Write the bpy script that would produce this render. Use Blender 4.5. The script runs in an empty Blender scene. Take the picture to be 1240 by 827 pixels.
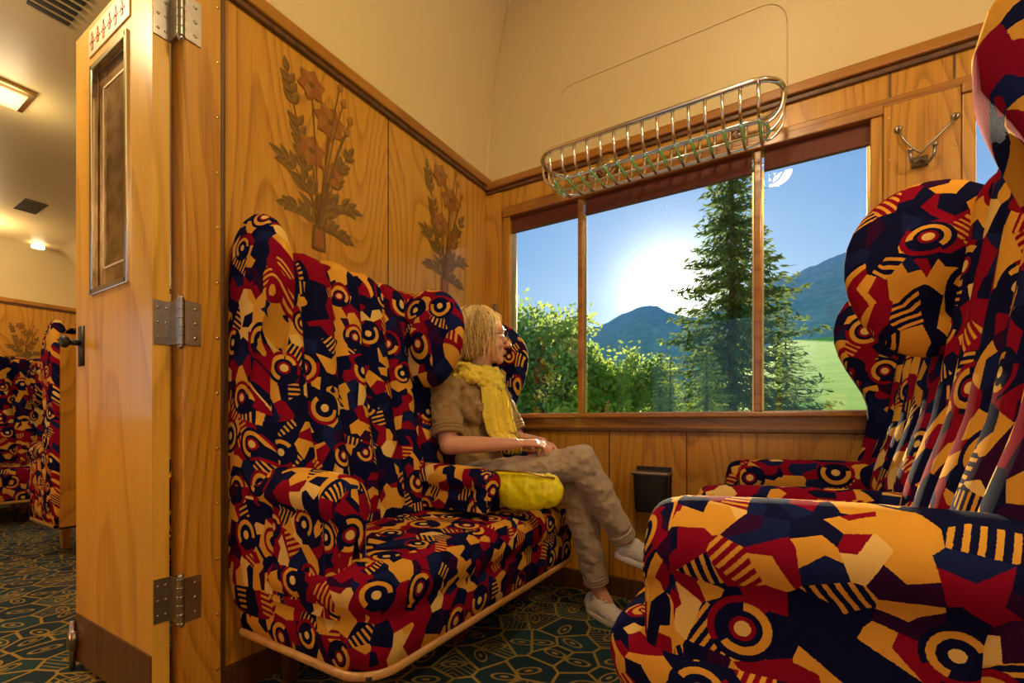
import bpy, bmesh, math, random
import numpy as np
from mathutils import Vector, Matrix, noise
random.seed(7); np.random.seed(7)
scene=bpy.context.scene
COL=scene.collection
pi=math.pi
# ------------------------------------------------------------------ helpers
def link(o,parent=None):
    COL.objects.link(o)
    if parent is not None: o.parent=parent
    return o
def empty(name):
    o=bpy.data.objects.new(name,None); o.empty_display_size=.1
    return link(o)
def mk(name,verts,faces,mats,parent=None,smooth=True,uvs=None,midx=None):
    me=bpy.data.meshes.new(name)
    me.from_pydata([tuple(v) for v in verts],[],faces)
    if not isinstance(mats,(list,tuple)): mats=[mats]
    for m in mats: me.materials.append(m)
    if smooth: me.polygons.foreach_set('use_smooth',[True]*len(me.polygons))
    if midx is not None: me.polygons.foreach_set('material_index',midx)
    if uvs is not None:
        l=me.uv_layers.new(name='UVMap')
        for p in me.polygons:
            for li,vi in zip(p.loop_indices,p.vertices):
                l.data[li].uv=uvs[vi]
    me.update()
    return link(bpy.data.objects.new(name,me),parent)
class Acc:
    def __init__(s): s.v=[];s.f=[];s.uv=[];s.mi=[]
    def add(s,v,f,uv=None,mi=0):
        o=len(s.v); s.v+=[tuple(a) for a in v]; s.f+=[tuple(i+o for i in q) for q in f]
        s.uv+= (list(uv) if uv is not None else [(0,0)]*len(v)); s.mi+=[mi]*len(f)
    def grid(s,P,UV=None,mi=0,off=(0,0)):
        ny=len(P); nx=len(P[0])
        if UV is None:
            mr=P[ny//2]; mc=[r[nx//2] for r in P]
            U=[0];
            for a,b in zip(mr[:-1],mr[1:]): U.append(U[-1]+(Vector(a)-Vector(b)).length)
            V=[0]
            for a,b in zip(mc[:-1],mc[1:]): V.append(V[-1]+(Vector(a)-Vector(b)).length)
            UV=[[(U[i],V[j]) for i in range(nx)] for j in range(ny)]
        v=[p for r in P for p in r]; uv=[(q[0]+off[0],q[1]+off[1]) for r in UV for q in r]
        f=[(j*nx+i,j*nx+i+1,(j+1)*nx+i+1,(j+1)*nx+i) for j in range(ny-1) for i in range(nx-1)]
        s.add(v,f,uv,mi)
    def tube(s,pts,r,seg=8,mi=0,cap=True,closed=False):
        pts=[Vector(p) for p in pts]; n=len(pts)
        V=[];F=[]
        prev=None
        for i,p in enumerate(pts):
            if closed: t=(pts[(i+1)%n]-pts[i-1])
            else: t=pts[min(i+1,n-1)]-pts[max(i-1,0)]
            t.normalize()
            if prev is None:
                a=Vector((0,0,1)) if abs(t.z)<.9 else Vector((1,0,0))
                u=t.cross(a).normalized()
            else:
                u=(prev-t*prev.dot(t)).normalized()
            prev=u; w=t.cross(u)
            rr=r(i/(max(n-1,1))) if callable(r) else r
            for k in range(seg):
                an=2*pi*k/seg; V.append(p+(u*math.cos(an)+w*math.sin(an))*rr)
        m=n if closed else n-1
        for i in range(m):
            a=i*seg;b=((i+1)%n)*seg
            for k in range(seg):
                F.append((a+k,a+(k+1)%seg,b+(k+1)%seg,b+k))
        if cap and not closed:
            F.append(tuple(range(seg))[::-1]); F.append(tuple(range((n-1)*seg,n*seg)))
        s.add(V,F,None,mi)
    def box(s,x0,x1,y0,y1,z0,z1,mi=0):
        v=[(x0,y0,z0),(x1,y0,z0),(x1,y1,z0),(x0,y1,z0),(x0,y0,z1),(x1,y0,z1),(x1,y1,z1),(x0,y1,z1)]
        f=[(0,3,2,1),(4,5,6,7),(0,1,5,4),(1,2,6,5),(2,3,7,6),(3,0,4,7)]
        s.add(v,f,None,mi)
    def ell(s,c,r,M=None,nu=14,nv=9,mi=0):
        V=[];F=[];c=Vector(c)
        for j in range(nv+1):
            th=pi*j/nv
            for i in range(nu):
                ph=2*pi*i/nu
                p=Vector((r[0]*math.sin(th)*math.cos(ph),r[1]*math.sin(th)*math.sin(ph),r[2]*math.cos(th)))
                if M is not None: p=M@p
                V.append(c+p)
        for j in range(nv):
            for i in range(nu):
                F.append((j*nu+i,(j+1)*nu+i,(j+1)*nu+(i+1)%nu,j*nu+(i+1)%nu))
        s.add(V,F,None,mi)
    def obj(s,name,mats,parent=None,smooth=True,uv=False,bevel=0):
        o=mk(name,s.v,s.f,mats,parent,smooth,s.uv if uv else None,s.mi)
        if bevel:
            m=o.modifiers.new('bevel','BEVEL'); m.width=bevel; m.segments=2; m.limit_method='ANGLE'
            o.data.polygons.foreach_set('use_smooth',[False]*len(o.data.polygons))
        return o
def box(name,x0,x1,y0,y1,z0,z1,mat,parent=None,bevel=0):
    a=Acc(); a.box(x0,x1,y0,y1,z0,z1); return a.obj(name,mat,parent,smooth=False,bevel=bevel)
def lerp(a,b,t): return a+(b-a)*t
def sm(t): t=max(0,min(1,t)); return t*t*(3-2*t)
# ------------------------------------------------------------------ material helpers
class G:
    def __init__(s,nt): s.nt=nt
    def n(s,t,**k):
        nd=s.nt.nodes.new(t)
        for a,b in k.items(): setattr(nd,a,b)
        return nd
    def set(s,inp,v):
        if isinstance(v,bpy.types.NodeSocket): s.nt.links.new(v,inp)
        else: inp.default_value=v
    def m(s,op,*a):
        nd=s.n('ShaderNodeMath',operation=op)
        for i,v in enumerate(a): s.set(nd.inputs[i],v)
        return nd.outputs[0]
    def vm(s,op,*a):
        nd=s.n('ShaderNodeVectorMath',operation=op)
        for i,v in enumerate(a): s.set(nd.inputs[i],v)
        return nd.outputs['Value'] if op in('DOT_PRODUCT','LENGTH') else nd.outputs[0]
    def mix(s,f,a,b,bt='MIX'):
        nd=s.n('ShaderNodeMix',data_type='RGBA',blend_type=bt)
        s.set(nd.inputs[0],f)
        s.set(nd.inputs[6],a if isinstance(a,bpy.types.NodeSocket) else (*a[:3],1))
        s.set(nd.inputs[7],b if isinstance(b,bpy.types.NodeSocket) else (*b[:3],1))
        return nd.outputs[2]
    def sep(s,v):
        nd=s.n('ShaderNodeSeparateXYZ'); s.set(nd.inputs[0],v); return nd.outputs
    def comb(s,x,y,z=0.0):
        nd=s.n('ShaderNodeCombineXYZ')
        for i,v in enumerate((x,y,z)): s.set(nd.inputs[i],v)
        return nd.outputs[0]
    def noise(s,v,scale,detail=3,rough=.5,dist=0):
        nd=s.n('ShaderNodeTexNoise'); s.set(nd.inputs['Vector'],v)
        nd.inputs['Scale'].default_value=scale; nd.inputs['Detail'].default_value=detail
        nd.inputs['Roughness'].default_value=rough; nd.inputs['Distortion'].default_value=dist
        return nd.outputs[0]
    def ramp(s,f,stops,interp='LINEAR'):
        nd=s.n('ShaderNodeValToRGB'); s.set(nd.inputs[0],f); cr=nd.color_ramp; cr.interpolation=interp
        while len(cr.elements)<len(stops): cr.elements.new(.5)
        for e,(p,c) in zip(cr.elements,stops): e.position=p; e.color=(*c[:3],1)
        return nd.outputs[0]
    def obj(s): return s.n('ShaderNodeTexCoord').outputs['Object']
    def bump(s,h,st=.3,d=.01):
        nd=s.n('ShaderNodeBump'); s.set(nd.inputs['Height'],h); nd.inputs['Strength'].default_value=st; nd.inputs['Distance'].default_value=d
        return nd.outputs[0]
def newmat(name,col=(.5,.5,.5),rough=.5,metal=0,coat=0,sheen=0,spec=None):
    m=bpy.data.materials.new(name); m.use_nodes=True
    nt=m.node_tree; b=nt.nodes['Principled BSDF']
    b.inputs['Base Color'].default_value=(*col,1); b.inputs['Roughness'].default_value=rough
    b.inputs['Metallic'].default_value=metal; b.inputs['Coat Weight'].default_value=coat
    b.inputs['Coat Roughness'].default_value=.12
    b.inputs['Sheen Weight'].default_value=sheen
    if spec is not None: b.inputs['Specular IOR Level'].default_value=spec
    return m,G(nt),b
def simple(name,col,rough=.5,metal=0,var=.12,scale=20,coat=0,sheen=0,bump=0):
    m,g,b=newmat(name,col,rough,metal,coat,sheen)
    nz=g.noise(g.obj(),scale,4)
    c=g.mix(nz,[x*(1-var) for x in col],[min(1,x*(1+var)) for x in col])
    g.set(b.inputs['Base Color'],c)
    if bump: g.set(b.inputs['Normal'],g.bump(nz,bump,.01))
    return m
def wood(name,c1,c2,c3,axis='Z',rough=.30,coat=.35,k=14,sc=3.0):
    m,g,b=newmat(name,c2,rough,coat=coat)
    x,y,z=g.sep(g.obj())[:3]
    lo,hi=.55,sc
    s={'X':(lo,hi,hi),'Y':(hi,lo,hi),'Z':(hi,hi,lo)}[axis]
    v=g.comb(g.m('MULTIPLY',x,s[0]),g.m('MULTIPLY',y,s[1]),g.m('MULTIPLY',z,s[2]))
    n1=g.noise(v,1.0,1.2,.4,.25)
    rings=g.m('FRACT',g.m('MULTIPLY',n1,float(k)))
    rings=g.m('MULTIPLY',g.m('POWER',rings,3.0),g.m('SUBTRACT',1.0,g.m('POWER',rings,14.)))
    s2={'X':(2,90,90),'Y':(90,2,90),'Z':(90,90,2)}[axis]
    v2=g.comb(g.m('MULTIPLY',x,s2[0]),g.m('MULTIPLY',y,s2[1]),g.m('MULTIPLY',z,s2[2]))
    n2=g.noise(v2,1.5,3,.6)
    f=g.m('SUBTRACT',g.m('ADD',g.m('MULTIPLY',n2,.7),.30),g.m('MULTIPLY',rings,.5))
    c=g.ramp(f,[(.12,c1),(.5,c2),(.9,c3)])
    g.set(b.inputs['Base Color'],c)
    g.set(b.inputs['Normal'],g.bump(n2,.06,.002))
    return m
mWoodV=wood('honey_oak_panel',(.23,.085,.006),(.48,.215,.018),(.60,.31,.036),'Z',k=22)
mWoodH=wood('honey_oak_rail',(.17,.055,.006),(.33,.13,.013),(.45,.20,.026),'X')
mWoodY=wood('honey_oak_rail_cross',(.17,.055,.006),(.33,.13,.013),(.45,.20,.026),'Y')
mWoodDoor=wood('light_oak_door',(.44,.21,.02),(.70,.40,.05),(.80,.50,.085),'Z',k=8)
mWoodRail=wood('light_oak_base_rail',(.35,.17,.04),(.55,.30,.09),(.62,.36,.12),'Y')
mWoodDk=wood('dark_walnut_trim',(.04,.014,.004),(.10,.036,.010),(.15,.06,.016),'Z',.4)
mChrome=simple('polished_chrome',(.74,.71,.66),.16,1,.05)
mSteel=simple('brushed_steel',(.38,.35,.31),.35,1,.2,60)
mBrass=simple('aged_brass',(.6,.42,.16),.3,1,.2,40)
mBlack=simple('black_enamel',(.015,.014,.012),.45)
mCeil=simple('cream_ceiling_paint',(.63,.50,.24),.45,0,.02,3)
mBead=simple('cream_bead_paint',(.63,.49,.24),.5,0,.03,3)
def fabric():
    m,g,b=newmat('art_deco_moquette',(.3,.1,.1),.9,sheen=0,spec=.03)
    uv=g.n('ShaderNodeUVMap').outputs[0]
    fz=g.n('ShaderNodeTexNoise'); g.set(fz.inputs['Vector'],uv); fz.inputs['Scale'].default_value=260
    scn=g.n('ShaderNodeVectorMath',operation='SCALE'); g.set(scn.inputs[0],g.vm('SUBTRACT',fz.outputs['Color'],(.5,.5,.5))); scn.inputs['Scale'].default_value=.003
    uvw=g.vm('ADD',uv,scn.outputs[0])
    x,y=g.sep(uvw)[:2]
    vo=g.n('ShaderNodeTexVoronoi',voronoi_dimensions='2D',feature='F1'); g.set(vo.inputs['Vector'],uvw)
    vo.inputs['Scale'].default_value=17.; vo.inputs['Randomness'].default_value=.95
    pos=vo.outputs['Position']; px,py=g.sep(pos)[:2]
    lx=g.m('SUBTRACT',x,px); ly=g.m('SUBTRACT',y,py)
    r,gg,bb=g.sep(vo.outputs['Color'])[:3]
    wn=g.n('ShaderNodeTexWhiteNoise',noise_dimensions='2D'); g.set(wn.inputs['Vector'],vo.outputs['Color'])
    r2,g2,b2=g.sep(wn.outputs['Color'])[:3]
    ph=g.m('MULTIPLY',r,2*pi)
    co=g.m('COSINE',ph); si=g.m('SINE',ph)
    t=g.m('ADD',g.m('MULTIPLY',lx,co),g.m('MULTIPLY',ly,si))
    q=g.m('SUBTRACT',g.m('MULTIPLY',ly,co),g.m('MULTIPLY',lx,si))
    t2=g.m('ADD',t,g.m('MULTIPLY',g.m('ABSOLUTE',q),.55))
    side=g.m('GREATER_THAN',t2,.003)
    val=g.m('ADD',g.m('MULTIPLY',side,gg),g.m('MULTIPLY',g.m('SUBTRACT',1,side),bb))
    navy=(.005,.008,.042); nav2=(.009,.018,.085); crim=(.28,.004,.018); must=(.84,.42,.045); crm=(.92,.62,.17); pur=(.035,.005,.035)
    base=g.ramp(val,[(0,navy),(.28,nav2),(.37,pur),(.44,crim),(.69,must),(.93,crm)],'CONSTANT')
    stripe=g.m('GREATER_THAN',g.m('SINE',g.m('MULTIPLY',t,2*pi/.0145)),.15)
    bar=g.m('GREATER_THAN',q,-.016)
    scol=g.mix(g.m('MULTIPLY',stripe,bar),g.ramp(g2,[(0,navy),(.6,crim)],'CONSTANT'),must)
    isst=g.m('GREATER_THAN',r2,.82)
    base=g.mix(isst,base,scol)
    P=.135
    gy=g.m('DIVIDE',y,P); iy=g.m('FLOOR',gy)
    gx=g.m('ADD',g.m('DIVIDE',x,P*.95),g.m('MULTIPLY',iy,.37)); ix=g.m('FLOOR',gx)
    w2=g.n('ShaderNodeTexWhiteNoise',noise_dimensions='3D'); g.set(w2.inputs['Vector'],g.comb(ix,iy,3.3))
    a1,a2,a3=g.sep(w2.outputs['Color'])[:3]
    cx=g.m('MULTIPLY',g.m('SUBTRACT',g.m('SUBTRACT',g.m('FRACT',gx),.5),g.m('MULTIPLY',g.m('SUBTRACT',a1,.5),.28)),P*.95)
    cy=g.m('MULTIPLY',g.m('SUBTRACT',g.m('SUBTRACT',g.m('FRACT',gy),.5),g.m('MULTIPLY',g.m('SUBTRACT',a2,.5),.28)),P)
    rr=g.m('SQRT',g.m('ADD',g.m('MULTIPLY',cx,cx),g.m('MULTIPLY',cy,cy)))
    rr=g.m('DIVIDE',rr,g.m('ADD',.58,g.m('MULTIPLY',a3,.30)))
    an=g.m('ARCTAN2',cy,cx)
    arc=g.m('GREATER_THAN',g.m('COSINE',g.m('ADD',an,g.m('MULTIPLY',a1,6.28))),-.4)
    ringA=g.mix(arc,navy,must)
    ringB=g.mix(g.m('GREATER_THAN',g.m('SINE',g.m('ADD',an,g.m('MULTIPLY',a2,6.28))),.1),navy,crim)
    tc=g.mix(g.m('GREATER_THAN',rr,.015),crm,g.mix(g.m('GREATER_THAN',a2,.5),crim,navy))
    tc=g.mix(g.m('GREATER_THAN',rr,.024),tc,navy)
    tc=g.mix(g.m('GREATER_THAN',rr,.035),tc,ringA)
    tc=g.mix(g.m('GREATER_THAN',rr,.051),tc,ringB)
    inside=g.m('LESS_THAN',rr,.064)
    has=g.m('GREATER_THAN',g.m('FRACT',g.m('MULTIPLY',a3,7.3)),.36)
    col=g.mix(g.m('MULTIPLY',inside,has),base,tc)
    nz=g.noise(uv,900,2); nz2=g.noise(uv,9,3)
    col=g.mix(g.m('MULTIPLY',g.m('ADD',nz,nz2),.20),col,(.01,.005,.02),'MIX')
    g.set(b.inputs['Base Color'],col)
    g.set(b.inputs['Normal'],g.bump(nz,.35,.002))
    return m
mFab=fabric()
def carpet():
    m,g,b=newmat('patterned_carpet',(.02,.05,.07),.95,sheen=.05,spec=.1)
    x,y,_=g.sep(g.obj())[:3]
    c,s=math.cos(.5),math.sin(.5)
    X=g.m('ADD',g.m('MULTIPLY',x,c),g.m('MULTIPLY',y,s)); Y=g.m('SUBTRACT',g.m('MULTIPLY',y,c),g.m('MULTIPLY',x,s))
    v=g.comb(X,Y,0.)
    vo=g.n('ShaderNodeTexVoronoi',voronoi_dimensions='2D',feature='DISTANCE_TO_EDGE'); g.set(vo.inputs['Vector'],v); vo.inputs['Scale'].default_value=8; vo.inputs['Randomness'].default_value=.85
    line=g.m('LESS_THAN',vo.outputs['Distance'],.04)
    vf=g.n('ShaderNodeTexVoronoi',voronoi_dimensions='2D',feature='F1'); g.set(vf.inputs['Vector'],v); vf.inputs['Scale'].default_value=8; vf.inputs['Randomness'].default_value=.85
    px,py=g.sep(vf.outputs['Position'])[:2]; r,gg,bb=g.sep(vf.outputs['Color'])[:3]
    lx=g.m('SUBTRACT',X,px); ly=g.m('SUBTRACT',Y,py)
    ph=g.m('MULTIPLY',r,6.28); co=g.m('COSINE',ph); si=g.m('SINE',ph)
    t=g.m('ADD',g.m('MULTIPLY',lx,co),g.m('MULTIPLY',ly,si)); q=g.m('SUBTRACT',g.m('MULTIPLY',ly,co),g.m('MULTIPLY',lx,si))
    e=g.m('SQRT',g.m('ADD',g.m('MULTIPLY',g.m('MULTIPLY',t,t),.22),g.m('MULTIPLY',q,q)))
    ring=g.m('LESS_THAN',g.m('ABSOLUTE',g.m('SUBTRACT',e,.019)),.0028)
    core=g.m('LESS_THAN',e,.0065)
    vein=g.m('MULTIPLY',g.m('LESS_THAN',g.m('ABSOLUTE',g.m('SINE',g.m('MULTIPLY',g.m('ADD',q,g.m('ABSOLUTE',t)),120))),.3),g.m('GREATER_THAN',gg,.72))
    f=g.m('MAXIMUM',g.m('MAXIMUM',line,ring),g.m('MAXIMUM',core,vein))
    col=g.mix(f,g.mix(g.m('GREATER_THAN',bb,.5),(.012,.040,.055),(.016,.065,.075)),(.42,.29,.05))
    nz=g.noise(g.obj(),400,2); col=g.mix(g.m('MULTIPLY',nz,.4),col,(.01,.015,.02))
    g.set(b.inputs['Base Color'],col); g.set(b.inputs['Normal'],g.bump(nz,.4,.003))
    return m
mCarpet=carpet()
def glass(name,tint=(1,1,1),refl=.05):
    m=bpy.data.materials.new(name); m.use_nodes=True; nt=m.node_tree; nt.nodes.clear(); g=G(nt)
    o=g.n('ShaderNodeOutputMaterial'); t=g.n('ShaderNodeBsdfTransparent'); t.inputs[0].default_value=(*tint,1)
    gl=g.n('ShaderNodeBsdfGlossy'); gl.inputs['Roughness'].default_value=.02; mx=g.n('ShaderNodeMixShader')
    mx.inputs[0].default_value=refl
    nt.links.new(t.outputs[0],mx.inputs[1]); nt.links.new(gl.outputs[0],mx.inputs[2]); nt.links.new(mx.outputs[0],o.inputs[0])
    return m
mGlass=glass('window_glass',(.97,.985,.98),.022)
def emis(name,c,s):
    m=bpy.data.materials.new(name); m.use_nodes=True; b=m.node_tree.nodes['Principled BSDF']
    b.inputs['Base Color'].default_value=(*c,1); b.inputs['Emission Color'].default_value=(*c,1); b.inputs['Emission Strength'].default_value=s
    return m
mLamp=emis('lamp_glass',(1,.70,.36),.15)
# ------------------------------------------------------------------ room shell
YW=2.116; YO=-.72; XE=4.2; XL=-5.8; ZS=2.12
wins=[(.145,1.694),(1.96,3.5),(-2.25,-.70),(-4.3,-2.75)]
def side_wall(name,ya,yb,wins,mats):
    a=Acc(); ws=sorted(wins); x=XL-.05
    a.box(XL-.05,XE+.05,ya,yb,0,.78)
    a.box(XL-.05,XE+.05,ya,yb,1.93,ZS+.02)
    for w in ws:
        a.box(x,w[0],ya,yb,.78,1.93); x=w[1]
    a.box(x,XE+.05,ya,yb,.78,1.93)
    return a.obj(name,mats,smooth=False)
side_wall('wall_window_side',YW,YW+.07,wins,mWoodV)
side_wall('wall_corridor_side',YO-.07,YO,wins,mWoodV)
box('wall_far_end',XL-.05,XL,YO,YW,0,ZS+.02,mWoodV)
box('wall_near_end',XE,XE+.05,YO,YW,0,ZS+.02,mWoodV)
box('floor',XL-.05,XE+.05,YO-.07,YW+.07,-.06,0,mCarpet)
a=Acc(); a.box(-.05,0,.66,YW,0,ZS+.02); a.box(-.05,0,YO,.03,0,ZS+.02); a.box(-.05,0,.03,.66,2.12,ZS+.02)
a.obj('wall_partition',mWoodV,smooth=False)
def ceiling(name,x0,x1,y0,y1):
    a=Acc(); R=.40;H=.56;n=14
    rings=[]
    for i in range(n+1):
        th=pi/2*i/n; s=R*(1-math.cos(th)); z=ZS+H*math.sin(th)
        rings.append((s,z))
    def strip(f):
        P=[[f(s,z,k) for k in range(2)] for s,z in rings]; a.grid(P)
    strip(lambda s,z,k:(x0+s,[y0+s,y1-s][k],z)); strip(lambda s,z,k:(x1-s,[y0+s,y1-s][k],z))
    strip(lambda s,z,k:([x0+s,x1-s][k],y0+s,z)); strip(lambda s,z,k:([x0+s,x1-s][k],y1-s,z))
    s,z=rings[-1]; a.grid([[(x0+s,y0+s,z),(x1-s,y0+s,z)],[(x0+s,y1-s,z),(x1-s,y1-s,z)]])
    for (cx,sx) in ((x0,1),(x1,-1)):
        for (cy,sy) in ((y0,1),(y1,-1)):
            a.tube([(cx+sx*s,cy+sy*s,z) for s,z in rings],.005,5)
    return a.obj(name,mCeil)
ceiling('ceiling',0,XE,YO,YW); ceiling('ceiling.001',XL,-.05,YO,YW)
box('roof_panel',XL-.05,XE+.05,YO-.07,YW+.07,2.72,2.76,mCeil)
t=empty('trim_1')
def mould_y(x0,sgn,y0,y1,z,par):
    box('crown_moulding',min(x0,x0+sgn*.028),max(x0,x0+sgn*.028),y0,y1,z,z+.045,mWoodY,par,.006)
    box('crown_bead',min(x0,x0+sgn*.016),max(x0,x0+sgn*.016),y0,y1,z-.02,z,mWoodDk,par,.004)
mould_y(0,1,.62,YW,2.105,t); mould_y(0,1,YO,.62,2.13,t); mould_y(-.05,-1,YO,YW,2.105,t); mould_y(XL,1,YO,YW,2.105,t)
t=empty('trim_2')
for (xa,xb) in ((0,XE),(XL,-.05)):
    box('crown_moulding',xa,xb,YW-.03,YW,2.085,2.125,mWoodH,t,.006)
    box('crown_bead',xa,xb,YW-.014,YW,2.065,2.085,mWoodDk,t,.004)
    box('header_rail',xa,xb,YW-.012,YW,1.945,1.975,mWoodH,t,.004)
    box('crown_moulding',xa,xb,YO,YO+.03,2.085,2.125,mWoodH,t,.006)
def covept(x,s,r=.0):
    th=math.acos(1-s/.40); return (x,YW-s-.001,ZS+.56*math.sin(th)-.001)
def bead(xa,xb,stop,name):
    pts=[]; s0=.0005; n=16; rc=.09
    for i in range(n): pts.append(covept(xa,lerp(s0,stop*.55,(i/n)**1.5)))
    for i in range(9):
        t_=pi/2*i/8; pts.append(covept(xa+rc*(1-math.cos(t_)),lerp(stop*.55,stop,math.sin(t_))))
    for i in range(8,-1,-1):
        t_=pi/2*i/8; pts.append(covept(xb-rc*(1-math.cos(t_)),lerp(stop*.55,stop,math.sin(t_))))
    for i in range(n,-1,-1): pts.append(covept(xb,lerp(s0,stop*.55,(i/n)**1.5)))
    a=Acc(); a.tube(pts,.0024,6); a.obj(name,mBead)
bead(.46,1.43,.072,'ceiling_bead')
# windows
mBlind=simple('rolled_blind_fabric',(.13,.028,.012),.7,0,.2,80)
def window(i,xa,xb,y0,s):
    e=empty('window_%d'%i)
    ya,yb=(y0-.012,y0+.07) if s>0 else (y0-.07,y0+.012)
    def B(n,x0,x1,z0,z1,m=mWoodH,p=0,bv=.004): return box(n,x0,x1,ya-p if s>0 else ya,yb if s>0 else yb+p,z0,z1,m,e,bv)
    L=xb-xa; m1=xa+.25*L; m2=xa+.75*L+.03
    B('frame_bottom',xa-.03,xb+.03,.78,.85,mWoodH)
    box('sill_ledge',xa-.12,xb+.12,(y0-.045) if s>0 else y0,y0 if s>0 else y0+.045,.835,.858,mWoodH,e,.006)
    box('sill_dark_strip',xa-.12,xb+.12,(y0-.02) if s>0 else y0,y0 if s>0 else y0+.02,.772,.79,mWoodDk,e,.004)  # dark walnut strip under the sill
    B('frame_top',xa-.03,xb+.03,1.915,1.95,mWoodH,.01)
    B('frame_left',xa-.028,xa+.006,.85,1.93,mWoodV)
    B('frame_right',xb-.006,xb+.028,.85,1.93,mWoodV)
    xs=[(.533 if i==1 else m1-.022),(.577 if i==1 else m1+.022)], [(1.304 if i==1 else m2-.022),(1.348 if i==1 else m2+.022)]
    for q in xs: box('mullion',q[0]+.008,q[1]-.008,y0-.004 if s>0 else y0-.05,y0+.05 if s>0 else y0+.004,.85,1.93,mWoodH,e,.005)
    yy=y0+.03*s
    box('glass_pane',xa,xb,min(yy,yy+.004*s),max(yy,yy+.004*s),.85,1.93,mGlass,e)
    yv=y0+.012*s
    a=Acc()
    for (p,q) in ((xa+.006,xs[0][0]),(xs[0][1],xs[1][0]),(xs[1][1],xb-.006)):
        a.box(p,q,min(yv,yv+.012*s),max(yv,yv+.012*s),1.845,1.915)
        a.box(p,q,min(yv-.006*s,yv+.016*s),max(yv-.006*s,yv+.016*s),1.835,1.847)
    a.obj('blind_valance',mBlind,e,smooth=False)
    a=Acc()
    for (p,q) in ((xa+.006,xs[0][0]+.008),(xs[0][1]-.008,xs[1][0]+.008),(xs[1][1]-.008,xb-.006)):
        for (u0,u1,w0,w1) in ((p,p+.007,.85,1.84),(q-.007,q,.85,1.84),(p,q,.85,.862)):
            a.box(u0,u1,min(y0+.016*s,y0+.028*s),max(y0+.016*s,y0+.028*s),w0,w1)
    a.obj('pane_beads',mBrass,e,smooth=False)
k=1
for w in wins: window(k,w[0],w[1],YW,1); k+=1
for w in wins: window(k,w[0],w[1],YO,-1); k+=1
t=empty('trim_3')
for x in (.075,1.745,1.915): box('header_joint',x-.003,x+.003,YW-.004,YW,1.975,2.065,mWoodDk,t)
box('lower_panel_joint',1.05,1.055,YW-.003,YW,.06,.775,mWoodDk,t)
box('lower_panel_joint_b',.70,.705,YW-.003,YW,.06,.775,mWoodDk,t)
box('wall_post',1.725,1.93,YW-.014,YW,.86,1.945,mWoodV,t,.004)
box('corner_post',.0,.10,YW-.016,YW,.0,2.06,mWoodV,t,.004)
box('partition_seam',0,.002,1.379,1.384,.2,2.085,mWoodDk,t)
box('partition_edge_bead',0,.012,.716,.728,.0,2.085,mWoodDk,t,.003)
box('baseboard_window',0,XE,YW-.018,YW,0,.09,mWoodDk,None,.003)
box('baseboard_partition',0,.015,.72,YW-.02,0,.09,mWoodDk,None,.003)
d=empty('door_frame')
box('jamb',-.055,.022,.612,.712,0,2.125,mWoodV,d,.006)
box('jamb_far',-.055,.022,-.03,.03,0,2.125,mWoodV,d,.006)
box('lintel',-.055,.022,.03,.612,2.09,2.125,mWoodY,d,.004)
a=Acc()
for z in [x*.16+.1 for x in range(13)]: a.ell((.0225,.70,z),(.0015,.005,.005),nu=8,nv=4)
for z in (.95,1.15,1.35,1.55,1.75,1.90):
    for x in (1.74,1.915): a.ell((x,YW-.0145,z),(.004,.0015,.004),nu=8,nv=4)
a.obj('screws',mBrass,d)
# door leaf
d=empty('door_1')
y0,y1=.56,.60; x0,x1=-.593,-.03; zt=2.085
a=Acc()
gx0,gx1,gz0,gz1=-.45,-.185,1.225,1.935
a.box(x0,gx0,y0,y1,.03,zt);a.box(gx1,x1,y0,y1,.03,zt);a.box(gx0,gx1,y0,y1,.03,gz0);a.box(gx0,gx1,y0,y1,gz1,zt)
a.obj('leaf',mWoodDoor,d,smooth=False)
mSmoke,g,b=newmat('smoked_etched_mirror',(.12,.07,.03),.08,metal=.85)
nz=g.noise(g.obj(),14,3); g.set(b.inputs['Base Color'],g.ramp(nz,[(.4,(.30,.18,.07)),(.6,(.60,.44,.24))]))
box('mirror_glass',gx0,gx1,y0+.012,y0+.02,gz0,gz1,mSmoke,d)
a=Acc()
for q in ((gx0-.008,gx0+.012,gz0-.008,gz1+.008),(gx1-.012,gx1+.008,gz0-.008,gz1+.008),(gx0,gx1,gz0-.008,gz0+.012),(gx0,gx1,gz1-.012,gz1+.008)):
    a.box(q[0],q[1],y0-.007,y0+.012,q[2],q[3])
a.obj('glass_frame',mChrome,d,smooth=False,bevel=.003)
a=Acc()
ci=gx0+.05; cj=gx1-.05
for q in ((ci,ci+.006,gz0+.07,gz1-.07),(cj-.006,cj,gz0+.07,gz1-.07),(ci,cj,gz0+.07,gz0+.076),(ci,cj,gz1-.076,gz1-.07)):
    a.box(q[0],q[1],y0+.010,y0+.0125,q[2],q[3])
a.obj('etched_inlay',simple('etched_glass_band',(.75,.62,.42),.35,.3),d,smooth=False)
box('sign_plate',-.47,-.165,y0-.004,y0,1.975,2.062,simple('sign_enamel',(.80,.62,.40),.3,.3),d,.002)
mRed=simple('sign_red',(.45,.06,.03),.4)
a=Acc()
for i in range(6):
    xx=-.45+i*.045
    a.box(xx+.003,xx+.017,y0-.0055,y0-.004,1.99+.008*(i%2),2.03); a.ell((xx+.01,y0-.005,2.04),(.006,.0015,.007),nu=8,nv=5)
    a.box(xx-.006,xx+.028,y0-.0055,y0-.004,2.012,2.017)
a.obj('sign_pictograms',mRed,d,smooth=False)
box('kick_plate',x0+.005,x1-.002,y0-.004,y1+.004,.028,.185,mWoodDk,d,.002)
a=Acc()
a.tube([(x0+.05,y0,1.075),(x0+.05,y0-.035,1.075)],.009,12); a.ell((x0+.05,y0-.042,1.075),(.020,.014,.020))
a.box(x0+.03,x0+.075,y0-.004,y0,1.0,1.13)
a.box(x0-.003,x0,y0+.008,y1-.008,.98,1.15)
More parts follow.
